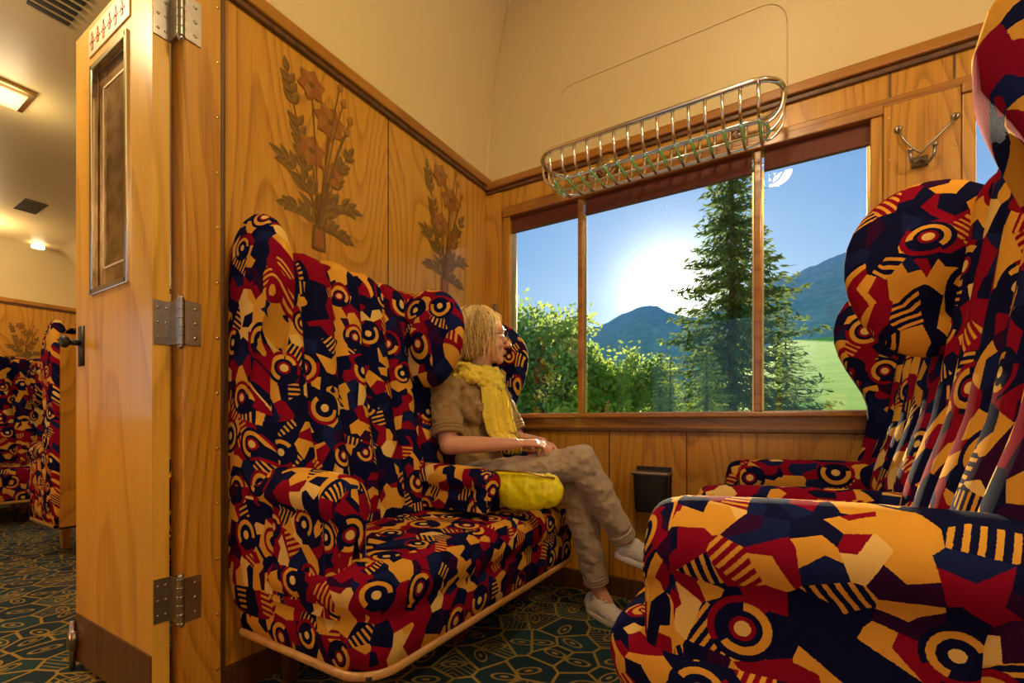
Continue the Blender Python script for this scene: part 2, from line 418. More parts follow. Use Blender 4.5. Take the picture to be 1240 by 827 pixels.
a.obj('door_knob',mBlack,d)
a=Acc(); a.box(x0-.01,x0+.03,y0-.022,y0,.07,.13); a.tube([(x0+.01,y0-.012,.0),(x0+.01,y0-.012,.16)],.008,10)
a.obj('floor_bolt',mSteel,d)
a=Acc();a2=Acc()
for zc in (1.93,1.09,.33):
    h=.06
    a.box(-.031,-.026,y0+.002,y1,zc-h,zc+h); a.box(.022,.026,.614,.655,zc-h,zc+h)
    a.box(-.03,.024,y1-.001,.604,zc-h,zc+h)
    a2.tube([(.022,.606,zc-h),(.022,.606,zc+h)],.0095,16,cap=False)
    for k_ in range(6):
        z0=zc-h+k_*2*h/5; a2.tube([(.022,.606,z0-.0015),(.022,.606,z0+.0015)],.0108,16)
    a2.ell((.022,.606,zc+h+.005),(.008,.008,.009)); a2.ell((.022,.606,zc-h-.005),(.008,.008,.009))
    for yy in (y0+.012,y0+.03):
        for zz in (-.04,0,.04): a2.ell((-.0255,yy,zc+zz),(.002,.004,.004),nu=8,nv=4)
    for zz in (-.04,0,.04): a2.ell((.0262,.64,zc+zz),(.002,.005,.005),nu=8,nv=4)
a.obj('hinge_plates',mSteel,d,smooth=False); a2.obj('hinge_barrels',mSteel,d)
# ------------------------------------------------------------------ marquetry bouquets
mI1=simple('marquetry_olive',(.19,.10,.010),.35,coat=.3); mI2=simple('marquetry_brown',(.145,.062,.008),.35,coat=.3)
mI3=simple('marquetry_russet',(.27,.085,.010),.35,coat=.3); mI4=simple('marquetry_tan',(.30,.12,.015),.35,coat=.3)
def bouquet(yc,z0,H,x=.0,sg=1,parent=None):
    a=Acc(); cnt=[0]
    def poly(pts,mi):
        cnt[0]+=1; xx=x+sg*(.0008+.00001*cnt[0]); a.add([(xx,p,q) for p,q in pts],[tuple(range(len(pts)))],None,mi)
    def leaf(y,z,an,L,Wd,m1=0,m2=1):
        c,s=math.cos(an),math.sin(an); up=[];dn=[]
        for i in range(9):
            t_=i/8; w=Wd*math.sin(pi*t_**.8); up.append((t_*L,w)); dn.append((t_*L,-w))
        T=lambda p:(y+p[0]*c-p[1]*s,z+p[0]*s+p[1]*c)
        poly([T((0,0))]+[T(p) for p in up[1:]],m1); poly([T((0,0))]+[T((L,0))]+[T(p) for p in dn[1:-1][::-1]],m2)
    S=H/.64
    def stem(pts,lv=0,L=.06,w=.012):
        P=[]; n=14
        p0,p1,p2=[Vector(p) for p in pts]
        for i in range(n+1):
            t_=i/n; P.append((1-t_)**2*p0+2*t_*(1-t_)*p1+t_*t_*p2)
        for i in range(n):
            dv=(P[i+1]-P[i]).normalized(); nn=Vector((-dv.y,dv.x))*.0024*S
            poly([tuple(P[i]+nn),tuple(P[i+1]+nn),tuple(P[i+1]-nn),tuple(P[i]-nn)],1)
        if lv:
            for j in range(lv):
                t_=.28+.68*j/max(lv-1,1); k_=min(n-1,int(t_*n)); dv=P[k_+1]-P[k_]; an=math.atan2(dv.y,dv.x)
                LL=L*(1.15-.45*t_)*S
                leaf(P[k_].x,P[k_].y,an+.65,LL,w*S); leaf(P[k_].x,P[k_].y,an-.65,LL,w*S)
            dv=P[-1]-P[-2]; leaf(P[-1].x,P[-1].y,math.atan2(dv.y,dv.x),L*.8*S,w*S)
        return P[-1]
    V2=lambda a_,b_:(yc+a_*S,z0+b_*S)
    base=(0,.07)
    stem((V2(*base),V2(-.03,.24),V2(-.13,.27)),5,L=.075,w=.0125); stem((V2(*base),V2(.03,.21),V2(.14,.20)),5,L=.075,w=.0125)
    stem((V2(*base),V2(-.03,.14),V2(-.12,.12)),5,L=.052,w=.011); stem((V2(*base),V2(.03,.12),V2(.12,.08)),5,L=.05,w=.011)
    stem((V2(*base),V2(.05,.26),V2(.13,.40)),7,L=.062,w=.012)
    stem((V2(*base),V2(-.07,.35),V2(-.12,.56)),9,L=.062,w=.012)
    def flower(y,z,r,n=6):
        e=stem((V2(*base),V2(y*.3,z*.5),V2(y,z)))
        for i in range(n):
            an=2*pi*i/n+.3; leaf(yc+y*S,z0+z*S,an,r*S,r*.40*S,2,2 if i%2 else 3)
        poly([(yc+y*S+.011*S*math.cos(q),z0+z*S+.011*S*math.sin(q)) for q in [k_*pi/5 for k_ in range(10)]],1)
    flower(-.03,.34,.060);flower(.045,.48,.068,7);flower(-.03,.57,.058);flower(.055,.29,.050,5)
    for (yy,zz) in ((.1,.57),(.13,.52),(.085,.62),(.115,.47)):
        e=stem((V2(*base),V2(yy*.3,zz*.6),V2(yy,zz))); leaf(yc+yy*S,z0+zz*S,1.2,.036*S,.013*S,3,3)
    poly([V2(-.028,0),V2(.028,0),V2(.024,.085),V2(-.024,.085)],1)
    poly([V2(-.018,.01),V2(.018,.01),V2(.016,.075),V2(-.016,.075)],2)
    return a.obj('floral_marquetry',[mI1,mI2,mI3,mI4],parent,smooth=False)
bouquet(1.05,1.43,.64); bouquet(1.745,1.43,.64)
for yy in (.3,1.0,1.55): bouquet(yy,1.42,.5,x=XL)
# ------------------------------------------------------------------ benches
mDark=simple('dark_webbing',(.03,.02,.015),.8)
def bench(B,sg,y0,y1,cfg,name='upholstered_bench'):
    e=empty(name)
    W=lambda d_,y,z:(B+sg*d_,y,z)
    seat=cfg['seat']; arm=cfg['arm']; rb=cfg.get('rb',.23); rt=cfg.get('rt',.10); ztop=cfg.get('ztop',1.30)
    a=Acc(); n=10; ya,yb=y0+.05,y1-.05
    ny=n*12; P=[]
    path=[]
    for i in range(18): z=lerp(.44,ztop-.08,i/17); path.append((z,0))
    for i in range(1,10): path.append((ztop-.08,pi/2*i/9))
    for z,th in path:
        row=[]
        tt=(z-.44)/(ztop-.52)
        for i in range(ny+1):
            y=lerp(ya,yb,i/ny); ft=(i%12)/12*2-1 if i<ny else -1
            bl=.042*math.sqrt(max(0,1-ft*ft))*(.75+.25*sm(tt))
            dd=lerp(rb,rt,tt**.8)+.02*math.sin(pi*min(1,tt*2.2))*(1 if tt<.45 else math.exp(-(tt-.45)*4))
            D=dd+bl
            sc=.010*math.cos(2*pi*((i/ny)*2))
            if th==0: row.append(W(D,y,z))
            else: row.append(W(D*math.cos(th),y,z+(.08+bl*.9-sc)*math.sin(th)))
        P.append(row)
    a.grid(P,off=(random.random()*3,random.random()*3))
    a.obj('fluted_back',mFab,e,uv=True)
    box('back_board',min(B,B+sg*.02),max(B,B+sg*.02),y0+.03,y1-.03,.2,ztop-.01,mWoodV,e)
    def slab(name_,outline,ya,yb,r=.03,bulge=.0):
        a=Acc(); N=len(outline)
        cx=sum(p[0] for p in outline)/N; cz=sum(p[1] for p in outline)/N
        o1,o2=random.random()*3,random.random()*3
        h=(yb-ya)/2; ym=(ya+yb)/2; sz=min(max(p[0] for p in outline)-cx,max(p[1] for p in outline)-cz)
        prof=[]
        for i in range(-9,10):
            t_=i/9; an=t_*pi/2
            k_=1-(r/sz)*(1-math.cos(an)) if abs(i)<9 else 1-(r/sz)
            prof.append((k_,ym+(h-bulge)*math.copysign(abs(math.sin(an))**.9,t_)))
        rings=[]
        k0=prof[0][0]
        for q in (0.02,.35,.65,.85): rings.append((k0*q,ya+bulge*(q**2.2)))
        rings+=prof
        for q in (.85,.65,.35,.02): rings.append((k0*q,yb-bulge*(q**2.2)))
        P=[];UV=[]
        for k_,y in rings:
            P.append([W(cx+(p[0]-cx)*k_,y,cz+(p[1]-cz)*k_) for p in outline+[outline[0]]])
            UV.append([(cx+(p[0]-cx)*k_+o1,cz+(p[1]-cz)*k_+o2+(y-ym)*.9) for p in outline+[outline[0]]])
        a.grid(P,UV); return a.obj(name_,mFab,e,uv=True)
    def egg(c,r,tilt=0):
        o=[]
        for i in range(32):
            t_=2*pi*i/32; q=Vector((r[0]*math.cos(t_)*(1+.12*math.sin(t_)),r[1]*math.sin(t_)))
            o.append((c[0]+q.x*math.cos(tilt)-q.y*math.sin(tilt),c[1]+q.x*math.sin(tilt)+q.y*math.cos(tilt)))
        return o
    ym=(y0+y1)/2
    slab('headrest_ear_center',egg(*cfg['ear']),ym-.07,ym+.07,.07,.03)
    def resamp(o,N=56):
        o=o+[o[0]]; L=[0]
        for p,q in zip(o[:-1],o[1:]): L.append(L[-1]+math.dist(p,q))
        r=[]
        for i in range(N):
            s=L[-1]*i/N; j=max(k_ for k_ in range(len(L)) if L[k_]<=s+1e-9); j=min(j,len(o)-2)
            f=(s-L[j])/(L[j+1]-L[j]); r.append((lerp(o[j][0],o[j+1][0],f),lerp(o[j][1],o[j+1][1],f)))
        for _ in range(2): r=[((r[i-1][0]+2*r[i][0]+r[(i+1)%N][0])/4,(r[i-1][1]+2*r[i][1]+r[(i+1)%N][1])/4) for i in range(N)]
        return r
    sw,er,ef=cfg['sw'],cfg['er'],cfg['ef']
    dz=ztop-1.345
    near=[(0,.24),(rb+.02,.24),(rb+.02,.58),(sw+.01,.74),(sw-.02,.92),(sw-.01,1.06),(er-.03,1.15),(er+.005,1.23),(er+.005,1.31),(er-.04,1.39),(er-.11,1.43),(.03,1.43),(0,1.36)]
    far=[(0,.24),(rb+.03,.24),(rb+.04,.60),(rb+.0,.75),(.25,.88),(ef-.03,1.0),(ef+.01,1.10),(ef,1.19),(ef-.06,1.27),(.18,1.32),(.03,1.34),(0,1.3)]
    slab('wing_near',resamp([(p,q+dz*(q>1)) for p,q in near]),y0-.01,y0+.085,.035,.008)
    slab('wing_far',resamp([(p,q+dz*(q>1)) for p,q in far]),y1-.09,y1,.035,.008)
    R=.11; loop=[]
    ys,ye=y0+.01,y1-.005
    for i in range(12): loop.append((lerp(.05,seat-R,i/11),ys,0,-1))
    for i in range(1,10):
        an=pi/2*i/9; loop.append((seat-R+R*math.sin(an),ys+R-R*math.cos(an),math.sin(an),-math.cos(an)))
    for i in range(1,40): loop.append((seat,lerp(ys+R,ye-R,i/39),1,0))
    for i in range(1,10):
        an=pi/2*i/9; loop.append((seat-R+R*math.cos(an),ye-R+R*math.sin(an),math.cos(an),math.sin(an)))
    for i in range(1,12): loop.append((lerp(seat-R,.05,i/11),ye,0,1))
    prof=[(-.03,.205),(-.012,.21),(-.006,.25),(-.006,.315),(-.013,.338),(.0,.352),(.010,.385),(.010,.415),(-.002,.442),(-.02,.457),(-.045,.466)]
    a=Acc(); P=[];UV=[];U=[0]
    for p,q in zip(loop[:-1],loop[1:]): U.append(U[-1]+math.dist(p[:2],q[:2]))
    o1,o2=random.random()*3,random.random()*3
    for off,z in prof:
        P.append([W(p[0]+p[2]*off,p[1]+p[3]*off,z) for p in loop]); UV.append([(u+o1,z-off*.8+o2) for u in U])
    a.grid(P,UV)
    P=[];UV=[]
    NY=48;ND=14
    for j in range(NY+1):
        y=lerp(ys+.045,ye-.045,j/NY)
        dm=seat-.045
        Rr=R-.045
        if y<ys+R: q=(ys+R-y)/Rr; dm=seat-R+Rr*math.sqrt(max(0,1-q*q))
        if y>ye-R: q=(y-(ye-R))/Rr; dm=seat-R+Rr*math.sqrt(max(0,1-q*q))
        r1=[];r2=[]
        for i in range(ND+1):
            dd=lerp(.05,dm,i/ND); cr=(1-(2*j/NY-1)**4)*(1-(i/ND)**3)
            r1.append(W(dd,y,.466+.02*cr)); r2.append((y+o1+1.3,dd+o2))
        P.append(r1);UV.append(r2)
    a.grid(P,UV)
    a.obj('seat_cushion',mFab,e,uv=True)
    a=Acc(); P=[]
    for off,z in ((-.03,.187),(-.008,.187),(-.004,.191),(-.004,.205),(-.008,.209),(-.03,.209)):
        P.append([W(p[0]+p[2]*off,p[1]+p[3]*off,z) for p in loop])
    a.grid(P); a.obj('wood_base_rail',mWoodRail,e)
    a=Acc(); a.box(*sorted((B+sg*.05,B+sg*(seat-.03))),ys+.03,ye-.03,.18,.2); a.obj('bottom_board',mDark,e,smooth=False)
    a=Acc()
    for dd in (.09,seat-.22):
        for yy in (ys+.14,(ys+ye)/2,ye-.14):
            x=B+sg*dd; v=[];
            for zz,h in ((0,.016),(.185,.026)): v+=[(x-h,yy-h,zz),(x+h,yy-h,zz),(x+h,yy+h,zz),(x-h,yy+h,zz)]
            a.add(v,[(0,3,2,1),(4,5,6,7),(0,1,5,4),(1,2,6,5),(2,3,7,6),(3,0,4,7)])
    a.obj('legs',cfg.get('legm',mWoodDk),e,smooth=False)
    def armf(nm,yc,r,w,dend,zb,zr,flat=.92):
        a=Acc(); cs=[]
        cs.append((-w,zb));
        for i in range(1,8): cs.append((-w,lerp(zb,zr-r*.9,i/7)))
        a0=pi+.75
        for i in range(0,25):
            an=lerp(a0,-.75,i/24); cs.append((r*math.cos(an),zr+r*math.sin(an)*flat))
        for i in range(8): cs.append((w,lerp(zr-r*.9,zb,i/7)))
        L=[0]
        for p,q in zip(cs[:-1],cs[1:]): L.append(L[-1]+math.dist(p,q))
        o1,o2=random.random()*3,random.random()*3
        P=[];UV=[]
        for dd in [lerp(.04,dend-.05,i/16) for i in range(17)]:
            lift=.012*math.sin(pi*dd/dend)
            P.append([W(dd,yc+p[0],p[1]+lift*(p[1]>zb+.1)) for p in cs]); UV.append([(dd+o1,l+o2) for l in L])
        for i in range(1,9):
            an=pi/2*i/8
            kk=1-.22*(1-math.cos(an))
            P.append([W(dend-.05+.05*math.sin(an),yc+p[0]*kk,(p[1]-zb)*(1-.09*(1-math.cos(an)))+zb) for p in cs]); UV.append([(dend+.05*an+o1,l+o2) for l in L])
        a.grid(P,UV)
        last=[(p[0]*.78,(p[1]-zb)*.91+zb) for p in cs]; zc=lerp(zb,zr,.75)
        P=[];UV=[]
        for kk,dx in ((1,0),(.8,.006),(.5,.010),(.2,.012),(.01,.012)):
            P.append([W(dend+dx,yc+p[0]*kk,zc+(p[1]-zc)*kk) for p in last]); UV.append([(p[0]*kk+o2,(p[1]-zc)*kk+o1) for p in last])
        a.grid(P,UV); return a.obj(nm,mFab,e,uv=True)
    ra=cfg.get('ra',.07); az=cfg.get('az',0)
    armf('armrest_near',y0+ra-.01,ra,ra*.74,arm,.33,.615+az)
    armf('armrest_center',ym,.060,.052,cfg.get('armc',arm),.50,.605+az,.7)
    armf('armrest_far',y1-ra+.005,ra,ra*.74,arm,.33,.60+az)
    return e
cfgL=dict(seat=.60,arm=.49,armc=.535,rb=.22,rt=.10,ztop=1.345,ra=.07,ear=((.235,1.14),(.165,.19)),sw=.16,er=.25,ef=.34)
bench(0.005,1,.73,2.0,cfgL)
cfgR=dict(seat=.77,arm=.69,armc=.70,rb=.27,rt=.11,ztop=1.345,ra=.085,az=-.005,ear=((.215,1.165),(.155,.20)),sw=.16,er=.285,ef=.355)
bench(1.925,-1,.765,2.02,cfgR)
cB=dict(cfgL); cB['legm']=mWoodV; bench(-.075,-1,.73,2.0,cB)
bench(-4.25,1,.60,1.9,cB); bench(-4.35,-1,.60,1.9,cB)
bench(-2.2,-1,.9,2.05,cB)
bench(1.965,1,.765,2.02,cfgL)
# ------------------------------------------------------------------ luggage rack
e=empty('luggage_rack')
a=Acc(); xa,xb=.46,1.42; yf,yk=1.82,2.07; zt_,zb_=2.01,1.895
def rr_loop(xa,xb,ya,yb,z,r,n=8):
    p=[]
    for cx,cy,s in ((xb-r,yb-r,0),(xa+r,yb-r,1),(xa+r,ya+r,2),(xb-r,ya+r,3)):
        for i in range(n+1):
            an=pi/2*(s+i/n); p.append((cx+r*math.cos(an),cy+r*math.sin(an),z))
    return p
a.tube(rr_loop(xa,xb,yf,yk,zt_,.10),.010,10,closed=True)
a.tube(rr_loop(xa+.05,xb-.05,yf+.05,yk-.03,zb_+.005,.07),.006,8,closed=True)
NR=15
for i in range(NR):
    x=lerp(xa+.075,xb-.075,i/(NR-1))
    pts=[(x,yf,zt_)]
    for k_ in range(9):
        an=pi/2*k_/8; pts.append((x,yf+.055*(1-math.cos(an)),zt_-.04-(zt_-.04-zb_)*math.sin(an)))
    for k_ in range(9):
        an=pi/2*k_/8; pts.append((x,yk-.04+.04*math.sin(an),zb_+(zt_-.04-zb_)*(1-math.cos(an))))
    pts.append((x,yk,zt_))
    a.tube(pts,.0062,8)
a.tube([(xa+.03,1.965,zb_+.004),(xb-.03,1.965,zb_+.004)],.005,8)
for x0_,s in ((xa,1),(xb,-1)):
    for yy in (1.90,1.96,2.02):
        a.tube([(x0_,yy,zt_)]+[(x0_+s*.06*(1-math.cos(pi/2*k_/6)),yy,zt_-.03-(zt_-.03-zb_)*math.sin(pi/2*k_/6)) for k_ in range(7)],.005,8)
for x in (.62,1.26):
    a.tube([(x,yk,zt_),(x,YW-.012,zt_)],.009,8)
    a.tube([(x,YW-.016,zt_),(x,YW-.013,zt_)],.028,16)
a.obj('chrome_basket',mChrome,e)
e=empty('wall_lamp')
a=Acc(); a.tube([(.70,YW-.03,2.025),(.70,YW-.001,2.025)],lambda s:.05+.008*s,24); a.ell((.70,YW-.03,2.025),(.042,.016,.042)); a.obj('bezel',mBrass,e)
e=empty('coat_hook')
a=Acc()
def onw(x,z,o=.02): return (x,YW-.014-o,z)
a.box(1.80,1.845,YW-.022,YW-.014,1.70,1.735)
for s in (-1,1):
    a.tube([onw(1.822,1.72,.01),onw(1.822+s*.02,1.70,.03),onw(1.822+s*.03,1.715,.045),onw(1.822+s*.032,1.74,.05)],.005,8)
    a.ell(onw(1.822+s*.032,1.745,.05),(.008,.008,.008))
a.ell(onw(1.765,1.85,.004),(.012,.006,.012)); a.ell(onw(1.915,1.845,.004),(.012,.006,.012))
a.obj('hook',mSteel,e)
a=Acc(); a.tube([onw(1.765,1.85,.01),onw(1.775,1.81,.014),onw(1.80,1.765,.018),onw(1.822,1.74,.02),onw(1.86,1.78,.018),onw(1.90,1.82,.014),onw(1.915,1.845,.01)],.004,8); a.obj('cord',mSteel,e)
e=empty('waste_bin')
a=Acc()
P=[]
for z,sx,sy in ((.42,.066,.028),(.43,.070,.031),(.57,.076,.037),(.585,.078,.038)):
    P.append([(.912+sx*math.copysign(abs(math.cos(q))**.4,math.cos(q)),YW-.045+sy*math.copysign(abs(math.sin(q))**.4,math.sin(q)),z) for q in [2*pi*k_/28 for k_ in range(29)]])
a.grid(P); a.box(.85,.974,YW-.075,YW-.016,.42,.43); a.obj('bin_body',mBlack,e)
a=Acc(); a.box(.830,.994,YW-.086,YW-.004,.583,.598); a.obj('lid',mSteel,e,smooth=False,bevel=.005)
a=Acc(); a.box(.835,.99,YW-.006,YW-.001,.43,.615); a.obj('bracket',mBlack,e,smooth=False)
a=Acc(); a.box(.055,.075,YW-.026,YW-.016,1.40,1.46); a.box(.05,.08,YW-.034,YW-.026,1.42,1.435); a.obj('window_latch',mSteel,None,smooth=False,bevel=.003)
# ceiling lamps & vents
def lamp(x,y,z,P,c=(1,.76,.46)):
    e=empty('ceiling_lamp')
    a=Acc(); a.box(x-.14,x+.14,y-.10,y+.10,z-.022,z-.001)
    a.obj('frame',mBrass,e,smooth=False,bevel=.008)
    a=Acc(); a.box(x-.11,x+.11,y-.07,y+.07,z-.034,z-.020); a.obj('diffuser',mLamp,e,smooth=False,bevel=.006)
    l=bpy.data.lights.new('bulb','POINT'); l.energy=P; l.color=c; l.shadow_soft_size=.10
    o=bpy.data.objects.new('bulb',l); o.location=(x,y,z-.17); link(o,e)
for q in ((1.35,.72,26),(2.9,.2,46),(-.95,-.05,38),(-2.35,.74,5),(-4.9,1.0,24)): lamp(q[0],q[1],2.68,q[2])  # fourth is a visible fixture; the rest are unseen, added for compartment fill
a=Acc(); a.tube([(-5.3,1.55,2.655),(-5.3,1.55,2.63)],.05,20); a.obj('reading_spot',emis('spot_glass',(1,.8,.5),8),None)
a=Acc()
for (x,y) in ((-1.30,.70),(-4.2,1.25),(-3.3,.2),(2.3,1.3)):
    for i in range(7): a.box(x-.16+i*.05,x-.135+i*.05,y-.07,y+.07,2.674,2.6795)
a.obj('ceiling_vent',mBlack,None,smooth=False)
# ------------------------------------------------------------------ woman
mSkin,g,b=newmat('skin',(.62,.36,.24),.5); b.inputs['Subsurface Weight'].default_value=.08; b.inputs['Subsurface Scale'].default_value=.01
g.set(b.inputs['Base Color'],g.mix(g.noise(g.obj(),30,3),(.62,.28,.16),(.72,.38,.23)))
def cloth(name,c1,c2,sc=14,rough=.85):
    m,g,b=newmat(name,c1,rough,sheen=.2)
    n=g.noise(g.obj(),sc,4,.6); n2=g.noise(g.obj(),500,2)
    g.set(b.inputs['Base Color'],g.mix(n,c1,c2)); g.set(b.inputs['Normal'],g.bump(g.m('ADD',n,g.m('MULTIPLY',n2,.15)),.6,.025))
    return m
mShirt=cloth('khaki_brown_blouse',(.24,.135,.04),(.40,.25,.08)); mTrou=cloth('beige_trousers',(.36,.27,.17),(.52,.41,.28))
mScarf=cloth('yellow_scarf',(.78,.56,.02),(.95,.78,.08),40); mBag=simple('yellow_leather_bag',(.84,.76,.003),.4,0,.1,15)
mNavy=simple('navy_cloth',(.03,.04,.06),.8); mShoe=cloth('white_canvas_shoe',(.78,.75,.66),(.88,.86,.78),30); mSole=simple('rubber_sole',(.85,.82,.75),.6)
hairs=[]
for i,c in enumerate(((.45,.25,.07),(.80,.52,.17),(.97,.75,.36))):
    hairs.append(simple('blonde_hair_%d'%i,c,.42,0,.2,60))
mEye=simple('eye_white',(.85,.85,.82),.2); mIris=simple('iris_dark',(.05,.03,.02),.2); mLip=simple('lips',(.5,.16,.13),.45)
E=empty('seated_woman')
def chain(a,pts,sp=.28):
    pts=[(Vector(p[:3]),p[3]) for p in pts]
    for (p,r),(q,s) in zip(pts[:-1],pts[1:]):
        L=(q-p).length; n=max(2,int(L/(min(r,s)*sp)))
        for i in range(n+1):
            t_=i/n; rr=lerp(r,s,t_)
            a.ell(p.lerp(q,t_),(rr,rr,rr),None,nu=12,nv=8)
def blob(name,a,mat,vox,smi,parent=E,disp=None):
    o=mk(name,a.v,a.f,mat,parent,True)
    m=o.modifiers.new('remesh','REMESH'); m.mode='VOXEL'; m.voxel_size=vox; m.use_smooth_shade=True
    m=o.modifiers.new('smooth','SMOOTH'); m.factor=.5; m.iterations=smi
    if disp:
        tx=bpy.data.textures.new(name+'_folds','CLOUDS'); tx.noise_scale=disp[1]; tx.noise_depth=2
        m=o.modifiers.new('folds','DISPLACE'); m.texture=tx; m.strength=disp[0]; m.texture_coords='GLOBAL'; m.mid_level=.5
    return o
hipR=(.29,1.58,.565);hipL=(.29,1.75,.56);kR=(.755,1.645,.668);kL=(.70,1.73,.535);aR=(.875,1.82,.335);aL=(.745,1.85,.12)
shR=(.225,1.475,.955);shL=(.24,1.84,.955);elR=(.29,1.425,.725);elL=(.34,1.87,.73)
wrR=(.525,1.535,.732);wrL=(.555,1.705,.730)
pel=(.27,1.665,.585);wai=(.235,1.665,.74);che=(.225,1.665,.89);nb=(.235,1.665,1.02);hc=Vector((.275,1.69,1.180))
hf=Vector((.78,.62,.02)).normalized(); hu=Vector((0,0,1)); hl=hu.cross(hf).normalized(); hu=hf.cross(hl).normalized()
HM=Matrix((hf,hl,hu)).transposed()
H=lambda f,l,u: hc+hf*f+hl*l+hu*u
a=Acc()
for c,r in [(pel,(.10,.14,.09)),(wai,(.085,.11,.10)),(che,(.085,.13,.12))]: a.ell(c,r,nu=20,nv=14)
a.ell(((.23),1.665,.66),(.085,.11,.1),nu=16,nv=12); a.ell((.23,1.665,.97),(.05,.12,.04))
chain(a,[(*nb,.052),(*(hc+Vector((-.01,0,-.08))),.048)])
for s_,e_,w_ in ((shR,elR,wrR),(shL,elL,wrL)):
    chain(a,[(*s_,.05),(*e_,.038)]); m_=[lerp(e_[i],w_[i],.3) for i in range(3)]; chain(a,[(*e_,.037),(*m_,.036),(*w_,.023)])
for h_,k_,an_ in ((hipR,kR,aR),(hipL,kL,aL)):
    chain(a,[(*h_,.065),(*k_,.045)]); m_=[lerp(k_[i],an_[i],.35) for i in range(3)]; chain(a,[(*k_,.045),(*m_,.042),(*an_,.031)])
chain(a,[(*aR,.03),(.93,1.85,.29,.03)]); chain(a,[(*aL,.03),(.79,1.84,.06,.03)])
a.ell(H(-.018,0,.03),(.094,.074,.082),HM,24,16); a.ell(H(.025,0,-.02),(.062,.058,.08),HM,24,16)
a.ell(H(.03,0,-.065),(.052,.046,.038),HM,20,12); a.ell(H(.068,0,-.088),(.018,.022,.018),HM)
a.ell(H(.068,0,.045),(.022,.05,.025),HM); a.ell(H(.06,.032,-.022),(.022,.022,.022),HM); a.ell(H(.06,-.032,-.022),(.022,.022,.022),HM)
pn=[H(.082,0,.018),H(.100,0,-.006),H(.113,0,-.022)]
chain(a,[(*pn[0],.008),(*pn[1],.009),(*pn[2],.0105)]); a.ell(H(.098,.011,-.026),(.010,.007,.007),HM); a.ell(H(.098,-.011,-.026),(.010,.007,.007),HM)
a.ell(H(.084,0,-.05),(.014,.022,.006),HM); a.ell(H(.082,0,-.060),(.014,.019,.007),HM)
for s in (-1,1): a.ell(H(-.005,s*.073,-.008),(.018,.008,.030),HM)
def hand(a,w,f,n,s,bend,scale=1.0):
    w=Vector(w);f=Vector(f).normalized();n=(Vector(n)-Vector(n).dot(f)*f).normalized(); s=Vector(s); s=(s-s.dot(f)*f-s.dot(n)*n).normalized()
    M=Matrix((f,s,n)).transposed()
    for t_ in (0,.25,.5,.75,1): a.ell(w+f*(.012+.062*t_)*scale,(.016*scale,(.024+.013*t_)*scale,.0135*scale),M,14,10)
    for i,(off,L,r) in enumerate(((.030,.066,.0083),(.010,.074,.0086),(-.010,.069,.0083),(-.029,.055,.0074))):
        p=w+f*.078*scale+s*off*scale; an=bend*.6; pts=[(*(p-f*.02*scale),r)]
        pts.append((*p,r))
        for k_,fr in enumerate((.45,.31,.24)):
            d_=f*math.cos(an)+n*math.sin(an)+s*(.05*(1.5-i)); d_.normalize(); p=p+d_*L*fr*scale; pts.append((*p,r*(.96-.08*k_))); an+=bend*(1+.08*i)
        chain(a,pts,.35)
    p=w+f*.018*scale+s*.026*scale; d_=(f*.7+s*.65+n*.25).normalized(); q=p+d_*.036*scale; d2=(f*.9+s*.1+n*.35).normalized(); r_=q+d2*.030*scale; d3=(f*.95-s*.25+n*.3).normalized(); u_=r_+d3*.024*scale
    chain(a,[(*p,.013),(*q,.0105),(*r_,.0095),(*u_,.008)],.35)
hand(a,wrR,(.82,.52,.04),(.0,.25,-1),(-.55,.80,0),.50,1.06)
hand(a,wrL,(.62,-.70,-.05),(-.15,-.1,-1),(-.6,-.6,.1),.5,1.04)
blob('body_skin',a,mSkin,.0042,3)
a=Acc()
for s in (-1,1): a.ell(H(.0745,s*.030,.012),(.012,.014,.009),HM)
a.obj('eyes',mEye,E)
a=Acc()
for s in (-1,1): a.ell(H(.0845,s*.031,.012),(.003,.005,.005),HM)
a.obj('irises',mIris,E)
a=Acc(); a.ell(H(.0965,0,-.051),(.004,.019,.004),HM); a.ell(H(.0945,0,-.060),(.004,.016,.0045),HM); a.obj('lips',mLip,E)
a=Acc()
for s in (-1,1):
    pts=[H(.101,s*.034+.022*math.cos(2*pi*k_/16),.012+.017*math.sin(2*pi*k_/16)) for k_ in range(16)]
    a.tube(pts,.0016,6,closed=True); a.tube([H(.100,s*.056,.018),H(.06,s*.074,.018),H(-.005,s*.080,.012)],.0016,6)
a.tube([H(.101,-.012,.014),H(.106,0,.018),H(.101,.012,.014)],.0016,6)
for s in (-1,1): a.tube([H(.090,s*.016,.034),H(.091,s*.032,.040),H(.082,s*.048,.034)],.0025,6)
a.obj('glasses_and_brows',mIris,E)
